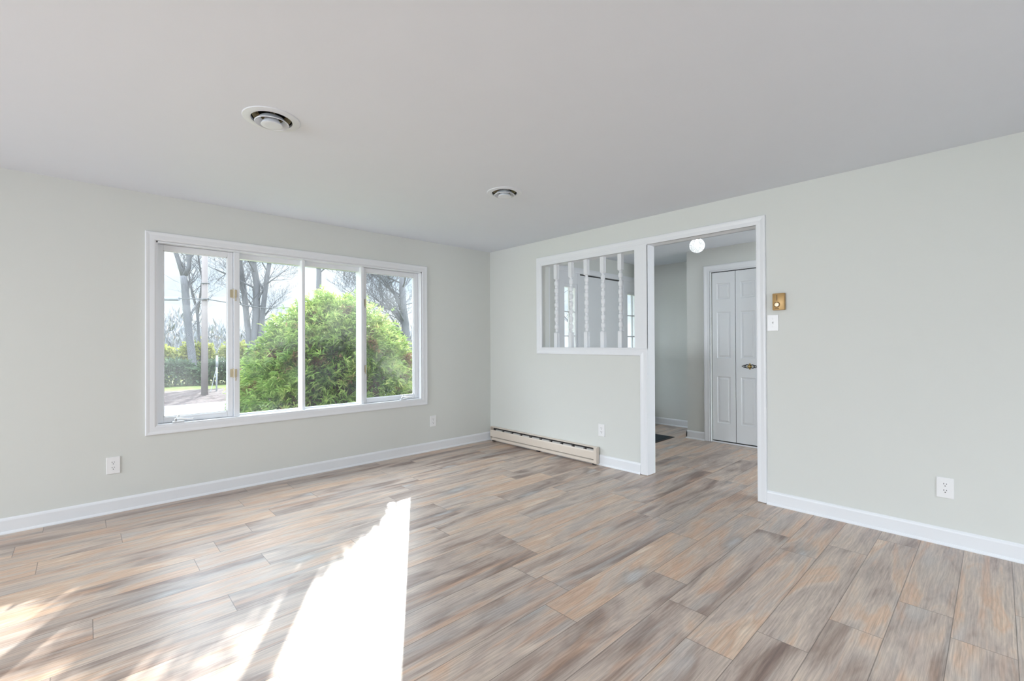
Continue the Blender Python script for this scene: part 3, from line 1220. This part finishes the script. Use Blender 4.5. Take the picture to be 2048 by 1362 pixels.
# ------------------------------------------------------------------ foyer lamp and mat
lp = empty('ceiling_lamp', (1.026, -2.293, H))
tag(lp, 'lit round pressed glass globe lamp on the foyer ceiling', 'lamp')
lc = (1.026, -2.293, 2.315)
MB().lathe([(0, .1249), (.055, .1249), (.055, .115), (.040, .098), (.036, .074), (0, .074)], 32, lc).build('fitter', 'black_iron', lp, True, True)
mb = MB()
seg, nr = 48, 26
rings = []
for i in range(nr + 1):
    ph = PI * (0.12 + 0.88 * i / nr)
    ring = []
    for k in range(seg):
        amp = .0022 * math.sin(ph) * (1 if (k + i) % 2 else -1)
        r = .078 + amp
        a = 2 * PI * k / seg
        ring.append(mb.bm.verts.new((lc[0] + r * math.sin(ph) * math.cos(a), lc[1] + r * math.sin(ph) * math.sin(a), lc[2] + r * math.cos(ph))))
    rings.append(ring)
for A, B in zip(rings[:-1], rings[1:]):
    for k in range(seg):
        mb.bm.faces.new((A[k], A[(k + 1) % seg], B[(k + 1) % seg], B[k]))
mb.build('globe', 'globe_glass', lp)
MB().lathe([(0, -.022), (.018, -.016), (.026, .002), (.020, .022), (.012, .04), (.012, .074), (0, .074)], 20, lc).build('bulb', 'bulb_glow', lp, True)

dm = empty('door_mat', (1.36, -1.30, 0))
tag(dm, 'black door mat on the foyer floor before the front door', 'mat')
MB().box(.90, 1.82, -1.615, -1.00, .0005, .006, .002).build('rubber_border', 'mat_black', dm)
mb = MB()
mb.box(.945, 1.775, -1.57, -1.045, .0061, .010, .001)
mb.build('fibre_field', 'mat_fibre', dm)

# ================================================================== outdoors
G = -1.0
rng = np.random.default_rng(7)
random.seed(3)


def struct_plane(name, poly, z, mat, thick=.2, label=None, cat=None):
    mb_ = MB().prism(poly, z - thick, z, 'z')
    return struct(name, mb_, mat, label, cat)


struct_plane('lawn_near', [(-40, .62), (60, .62), (60, 13.5), (-40, 13.5)], G, 'lawn', label='grass by the house', cat='lawn')
struct_plane('driveway', [(-40, 13.5), (60, 13.5), (60, 16.3), (-40, 16.3)], G + .001, 'asphalt', label='pale asphalt driveway beyond the picture window', cat='driveway')
# mulch bank: gently lumpy strip
mb = MB()
nx, ny = 120, 24
gv = []
for j in range(ny + 1):
    rowv = []
    for i in range(nx + 1):
        x = -14 + 40 * i / nx
        y = 16.3 + 6.2 * j / ny
        t = j / ny
        z = G + .004 + .16 * math.sin(PI * min(1, t * 1.0)) + random.uniform(-.03, .03) * (0 < j < ny)
        rowv.append(mb.bm.verts.new((x, y, z)))
    gv.append(rowv)
for j in range(ny):
    for i in range(nx):
        mb.bm.faces.new((gv[j][i], gv[j][i + 1], gv[j + 1][i + 1], gv[j + 1][i]))
struct('mulch_bank', mb, 'mulch', 'brown leaf strewn bank behind the driveway', 'bank')
struct_plane('lawn_far', [(-40, 22.5), (60, 22.5), (60, 70), (-40, 70)], G + .002, 'lawn', label='strip of sunlit grass before the hedge', cat='lawn')
struct_plane('porch_slab', [(.15, EY + .14), (2.58, EY + .14), (2.58, 1.0), (.15, 1.0)], .02, 'asphalt', label='front porch slab', cat='porch')
# outer faces of the house beside the porch
mb = MB()
mb.box(WX - .15, WL, .18, .20, G, H + .25).box(WR, .14, .18, .20, G, H + .25).box(WL, WR, .18, .20, G, WB - .01).box(WL, WR, .18, .20, WT + .01, H + .25)
mb.box(.115, .14, EY + .14, .18, 0, H + .25)
struct('siding', mb, 'siding', 'pale outside siding of the house', 'siding')


def leaf_mesh(name, mat, P, Nrm, size, aspect, rngl, blades=1, droop=0.25, spread=.5):
    """many small bent leaf blades as one mesh. P (n,3) roots, Nrm (n,3) growth directions"""
    n_ = len(P)
    d = Nrm / np.linalg.norm(Nrm, axis=1, keepdims=True)
    allv, allf = [], []
    base = 0
    for b_ in range(blades):
        dj = d + rngl.normal(size=(n_, 3)) * spread
        dj /= np.linalg.norm(dj, axis=1, keepdims=True)
        sd_ = np.cross(dj, rngl.normal(size=(n_, 3)))
        sd_ /= np.linalg.norm(sd_, axis=1, keepdims=True)
        L_ = size * rngl.uniform(.6, 1.35, size=(n_, 1))
        w_ = L_ * aspect
        p0 = P
        p1 = P + dj * L_ * .5
        dr_ = np.zeros((n_, 3))
        dr_[:, 2] = -droop
        p2 = P + dj * L_ + dr_ * L_
        v = np.stack([p0 - sd_ * w_ * .25, p0 + sd_ * w_ * .25, p1 + sd_ * w_ * .5, p1 - sd_ * w_ * .5, p2 + sd_ * w_ * .1, p2 - sd_ * w_ * .1], 1).reshape(-1, 3)
        idx = np.arange(n_)[:, None] * 6 + base
        f = np.concatenate([idx + np.array([[0, 1, 2, 3]]), idx + np.array([[3, 2, 4, 5]])], 0)
        allv.append(v)
        allf.append(f)
        base += n_ * 6
    V = np.concatenate(allv)
    Fc = np.concatenate(allf)
    me = bpy.data.meshes.new(name)
    me.vertices.add(len(V))
    me.vertices.foreach_set('co', V.astype(np.float32).ravel())
    me.loops.add(Fc.size)
    me.loops.foreach_set('vertex_index', Fc.astype(np.int32).ravel())
    me.polygons.add(len(Fc))
    me.polygons.foreach_set('loop_start', np.arange(0, Fc.size, 4, dtype=np.int32))
    me.polygons.foreach_set('loop_total', np.full(len(Fc), 4, dtype=np.int32))
    me.update(calc_edges=True)
    me.validate()
    me.materials.append(MATS[mat])
    o_ = bpy.data.objects.new(name, me)
    col.objects.link(o_)
    return o_


# golden cypress dome right outside the window
BX, BY, BR, BTOP, BA, BBx, BL_ = -1.41, 1.72, 1.30, 1.88, 2.53, .577, .10


def bush_surface(n_, k=1.0):
    """points on the dome and the outward direction there"""
    q = rng.uniform(0.02, .995, n_) ** .85
    t = rng.uniform(0, 2 * PI, n_)
    r = BR * (1 - q ** BA) ** BBx * k
    P = np.stack([BX + BL_ * q + r * np.cos(t), BY + r * np.sin(t), G + q * (BTOP - G) * (.25 + .75 * k)], 1)
    nr = np.stack([np.cos(t), np.sin(t), .2 + 1.5 * q ** 3], 1)
    return P, nr / np.linalg.norm(nr, axis=1, keepdims=True)


cy = empty('shrub', (BX, BY, G))
tag(cy, 'large rounded yellow green evergreen shrub right outside the picture window', 'shrub')
# plumes: clumps of tufts around growing points on the dome, each leaning its own way
Ps, Ns = [], []
for n_, k, tufts, sp_ in ((760, .965, 20, .062), (420, .86, 14, .08)):
    Pc, Nc = bush_surface(n_, k)
    Pc = Pc + Nc * rng.normal(size=(n_, 1)) * .035
    Dc = Nc + rng.normal(size=(n_, 3)) * .45 + np.array([0, 0, .15])
    Dc /= np.linalg.norm(Dc, axis=1, keepdims=True)
    along = rng.uniform(-.6, 1.3, size=(n_, tufts, 1))
    P = Pc[:, None] + Dc[:, None] * along * .075 + rng.normal(size=(n_, tufts, 3)) * sp_ * (1.25 - .55 * np.clip(along, 0, 1.3))
    N = Dc[:, None] + rng.normal(size=(n_, tufts, 3)) * .28
    Ps.append(P.reshape(-1, 3))
    Ns.append(N.reshape(-1, 3))
attach(leaf_mesh('foliage', 'cypress', np.concatenate(Ps), np.concatenate(Ns), .085, .15, rng, blades=6, droop=.25, spread=.5), cy)
mb = MB()
qs = np.linspace(0, .985, 26)
rings = []
for q in qs:
    r = BR * .62 * (1 - q ** BA) ** BBx
    rings.append([mb.bm.verts.new((BX + BL_ * q + r * (1 + .08 * math.sin(7 * a + 20 * q)) * math.cos(a), BY + r * (1 + .08 * math.sin(7 * a + 20 * q)) * math.sin(a), G + q * (BTOP - G) * .82)) for a in np.linspace(0, 2 * PI, 40, endpoint=False)])
for A, B in zip(rings[:-1], rings[1:]):
    for k in range(40):
        mb.bm.faces.new((A[k], A[(k + 1) % 40], B[(k + 1) % 40], B[k]))
mb.bm.faces.new(rings[-1])
mb.build('light_block_core', 'core_brown', cy, True)  # solid brown core added inside the leaves to block light


# hedge shrubs
def hedge_shrub(x, y, rx, h, mat, label, n_=1900, size=.15):
    r = empty('hedge_shrub', (x, y, G))
    tag(r, label, 'shrub', 'shrubs beyond the driveway')
    u = rng.normal(size=(n_, 3))
    u /= np.linalg.norm(u, axis=1, keepdims=True)
    u[:, 2] = np.abs(u[:, 2])
    ub = np.sign(u) * np.abs(u) ** .6
    k = rng.uniform(.55, 1.0, size=(n_, 1)) ** .6
    P = ub * k * np.array([rx, rx * .75, h]) + np.array([x, y, G])
    P += rng.normal(size=P.shape) * .06
    attach(leaf_mesh('foliage', mat, P, u + np.array([0, 0, .3]), size, .55, rng, blades=2, droop=.1, spread=.8), r)
    mb_ = MB()
    for k in range(5):
        a = random.uniform(0, 6.28)
        mb_.tube([(x, y, G), (x + .3 * math.cos(a), y + .2 * math.sin(a), G + .4 * h), (x + .6 * rx * math.cos(a), y + .4 * rx * math.sin(a), G + .85 * h)], [.04, .03, .012], 5)
    mb_.build('stems', 'bark', r)


front = [(-1.9, 26.2), (-.3, 25.9), (1.5, 25.4), (3.4, 25.2), (5.3, 24.9)]
fl = ['dark green low shrub at the far end of the hedge, by the window frame', 'dark green low shrub behind the utility pole', 'dark green low shrub behind the marker post',
      'dark green low shrub under the cluster of trunks', 'dark green low shrub half hidden by the rounded evergreen']
for (x, y), lb in zip(front, fl):
    hedge_shrub(x, y, .92, random.uniform(1.15, 1.4), 'hedge_dark', lb)
back = [(-2.6, 28.2), (-.8, 28.0), (1.0, 27.8), (2.9, 27.4), (4.9, 27.0)]
bl = ['tall yellow leafed shrub at the far end of the hedge', 'tall yellow leafed shrub left of the forked tree', 'tall yellow leafed shrub between forked tree and pole',
      'tall yellow leafed shrub behind the marker post', 'tall yellow leafed shrub beside the cluster of trunks']
for (x, y), lb in zip(back, bl):
    hedge_shrub(x, y, .96, random.uniform(2.0, 2.5), 'hedge_yellow', lb)


# bare trees
def branch(mb_, p, d, length, r, depth, rnd):
    n_ = 4
    pts = [p.copy()]
    dd = d.copy()
    for k in range(n_):
        dd = (dd + Vector((rnd.uniform(-1, 1), rnd.uniform(-1, 1), rnd.uniform(-.5, .9))) * .17).normalized()
        pts.append(pts[-1] + dd * length / n_)
    rr = [r * (1 - .6 * k / n_) for k in range(n_ + 1)]
    mb_.tube(pts, rr, 5 if depth > 1 else 4, False)
    if depth <= 0:
        return
    for k in range(1, n_ + 1):
        for _ in range(1 if k < n_ else 2):
            a = Vector((rnd.uniform(-1, 1), rnd.uniform(-1, 1), rnd.uniform(-.25, .8))).normalized()
            nd = (dd * .75 + a * .85).normalized()
            branch(mb_, pts[k], nd, length * rnd.uniform(.5, .75), max(.006, rr[k] * .55), depth - 1, rnd)


def bare_tree(stems, label, seed, nb=7, blen=2.6, depth=2, lean=(0, 0, .4), start=.45):
    """stems: list of ([(x,y,z)...],[radii])"""
    x, y, z = stems[0][0][0]
    r = empty('bare_tree', (x, y, z))
    tag(r, label, 'tree', 'bare trees beyond the driveway')
    rnd = random.Random(seed)
    t, bmb = MB(), MB()
    for pts, rad in stems:
        t.tube(pts, rad, 8)
        n_ = len(pts)
        for k in range(nb):
            f = start + (1 - start) * (k + rnd.random()) / nb
            i = min(n_ - 2, int(f * (n_ - 1)))
            u = f * (n_ - 1) - i
            p = Vector(pts[i]).lerp(Vector(pts[i + 1]), u)
            rr = rad[i] * (1 - u) + rad[i + 1] * u
            d = (Vector((rnd.uniform(-1, 1), rnd.uniform(-1, 1), rnd.uniform(.05, .8))) + Vector(lean)).normalized()
            branch(bmb, p, d, blen * rnd.uniform(.6, 1.2), rr * .33, depth, rnd)
    t.build('trunk', 'bark', r, True)
    bmb.build('branches', 'bark', r)
    return r


bare_tree([([(.83, 26.8, -1.0), (.67, 26.87, .07), (.44, 27.07, 2.64), (.33, 27.15, 4.64), (.29, 27.19, 5.15)], [.22, .20, .19, .19, .18]),
           ([(.29, 27.19, 5.1), (.06, 27.4, 6.06), (-.15, 27.55, 6.9), (-.4, 27.7, 9.2)], [.15, .12, .11, .07]),
           ([(.29, 27.19, 5.1), (.50, 26.99, 5.63), (.53, 26.96, 6.5), (.75, 26.9, 9.3)], [.15, .12, .11, .07])],
          'bare tree with a forked trunk beyond the driveway', 11, nb=6, blen=1.8, depth=2, start=.35)
bare_tree([([(1.17, 27.8, -1.0), (1.14, 27.8, .9), (1.02, 27.85, 3.3), (.80, 28.0, 4.2), (.65, 28.1, 5.4), (.7, 28.1, 8)], [.09, .085, .075, .06, .05, .03]),
           ([(1.04, 27.84, 3.0), (1.25, 27.7, 5.06), (1.08, 27.8, 6.24), (1.1, 27.8, 8.5)], [.06, .05, .045, .02])],
          'slim bare tree just left of the utility pole', 5, nb=7, blen=1.6, depth=2, start=.3)
bare_tree([([(3.75, 26.7, -1.0), (3.75, 26.72, .89), (3.84, 26.62, 2.73), (3.88, 26.56, 4.88), (3.68, 26.74, 6.6), (3.7, 26.7, 9)], [.26, .24, .22, .2, .17, .12]),
           ([(3.65, 26.8, -1.0), (3.57, 26.88, 1.19), (3.43, 27.0, 2.73), (3.30, 27.11, 4.57), (3.1, 27.25, 6.41), (2.8, 27.3, 9)], [.2, .18, .17, .16, .14, .1]),
           ([(3.9, 26.6, -1.0), (4.02, 26.46, 1.19), (4.15, 26.32, 3.34), (4.31, 26.16, 5.18), (4.46, 26.0, 6.41), (4.9, 26, 9)], [.2, .17, .15, .14, .12, .08])],
          'clump of three bare trunks beside the rounded evergreen', 21, nb=8, blen=2.4, depth=3, start=.3)
bare_tree([([(3.63, 15.86, -1.0), (3.63, 15.83, 3.0), (3.65, 15.83, 4.3), (3.62, 15.82, 5.0), (3.7, 15.8, 7)], [.14, .12, .11, .09, .06])],
          'bare tree standing behind the top of the rounded evergreen', 8, nb=12, blen=2.2, depth=3, start=.5)
bare_tree([([(7.46, 15.01, -1.0), (7.46, 15.0, 1.2), (7.42, 15.0, 2.2), (7.35, 15.05, 2.9), (7.3, 15.1, 4.5)], [.24, .2, .19, .17, .12]),
           ([(7.42, 15.0, 2.2), (7.07, 15.35, 2.86), (6.63, 15.76, 3.06), (6.10, 16.25, 3.23), (5.3, 16.9, 3.6)], [.13, .11, .09, .07, .04]),
           ([(7.4, 15.0, 2.5), (7.0, 15.2, 3.6), (6.4, 15.5, 4.4), (5.6, 16.0, 4.8)], [.1, .08, .06, .03])],
          'spreading bare tree seen through the right casement', 33, nb=11, blen=1.9, depth=3, lean=(-.2, .1, .2), start=.2)
bare_tree([([(15.95, 11.25, -1.0), (15.9, 11.3, 2), (15.7, 11.4, 5), (15.6, 11.4, 8)], [.16, .14, .11, .06])],
          'bare tree seen through the left sidelight of the front door', 44, nb=9, blen=2.6, depth=3, start=.3)

# evergreen added out of view to keep sun out of the foyer
ev = empty('sun_block_evergreen', (5.98, 6.6, G))
tag(ev, 'added unseen evergreen that keeps the sun off the porch and foyer', 'tree')
n_ = 6000
q = rng.uniform(0, 1, n_) ** 1.3
t = rng.uniform(0, 2 * PI, n_)
r = 1.4 * (1 - q ** 2.2) ** .6 * rng.uniform(.55, 1, n_)
P = np.stack([5.98 + r * np.cos(t), 6.6 + r * np.sin(t), G + .3 + q * 7.8], 1)
attach(leaf_mesh('foliage', 'evergreen', P, np.stack([np.cos(t), np.sin(t), np.full(n_, -.15)], 1), .42, .5, rng, blades=2, droop=.2, spread=.5), ev)
MB().tube([(5.98, 6.6, G), (5.98, 6.6, 5.5)], [.16, .05], 10).build('trunk', 'bark', ev, True)

# utility pole with its cable
up_ = empty('utility_pole', (-.18, 18.24, G))
tag(up_, 'weathered wooden utility pole rising from the bank', 'pole')
MB().tube([(-.18, 18.24, G - .1), (-.19, 18.15, 2.0), (-.19, 18.05, 8.5)], [.125, .115, .095], 14).build('shaft', 'pole_wood', up_, True)
MB().tube([(-.33, 18.02, 3.10), (-.06, 18.0, 3.16)], .03, 8).build('cable_clamp', 'cable_black', up_)
MB().tube([(-.33, 18.02, 3.78), (-.05, 18.0, 3.80)], .022, 8).build('cable_clamp', 'cable_black', up_)
cb = empty('overhead_cable', (-.19, 17.93, 3.13))
tag(cb, 'dark overhead cable clamped to the pole, with a grey splice case', 'cable')
MB().tube([(-9, 26.0, 3.0), (-1.44, 19.22, 3.17), (-.19, 17.93, 3.13), (2.5, 20.0, 3.0), (12, 28, 4.1)], .022, 6).build('cable', 'cable_black', cb)
MB().tube([(-1.50, 19.27, 3.16), (-.98, 18.76, 3.15)], .085, 12).build('splice_case', 'splice_grey', cb, True, True)
mk = empty('marker_post', (.42, 19.2, G))
tag(mk, 'thin pale marker post on the bank beside the utility pole', 'post')
MB().tube([(.42, 19.2, G - .05), (.43, 19.2, -.1), (.44, 19.2, .75)], [.03, .035, .04], 8).build('post', 'marker_grey', mk, True)
MB().tube([(.44, 19.2, .25), (.44, 19.2, .75)], [.055, .04], 8).build('sleeve', 'marker_grey', mk, True)
MB().tube([(.42, 19.2, .2), (.2, 19.25, -.9)], .014, 6).build('stay', 'marker_grey', mk)

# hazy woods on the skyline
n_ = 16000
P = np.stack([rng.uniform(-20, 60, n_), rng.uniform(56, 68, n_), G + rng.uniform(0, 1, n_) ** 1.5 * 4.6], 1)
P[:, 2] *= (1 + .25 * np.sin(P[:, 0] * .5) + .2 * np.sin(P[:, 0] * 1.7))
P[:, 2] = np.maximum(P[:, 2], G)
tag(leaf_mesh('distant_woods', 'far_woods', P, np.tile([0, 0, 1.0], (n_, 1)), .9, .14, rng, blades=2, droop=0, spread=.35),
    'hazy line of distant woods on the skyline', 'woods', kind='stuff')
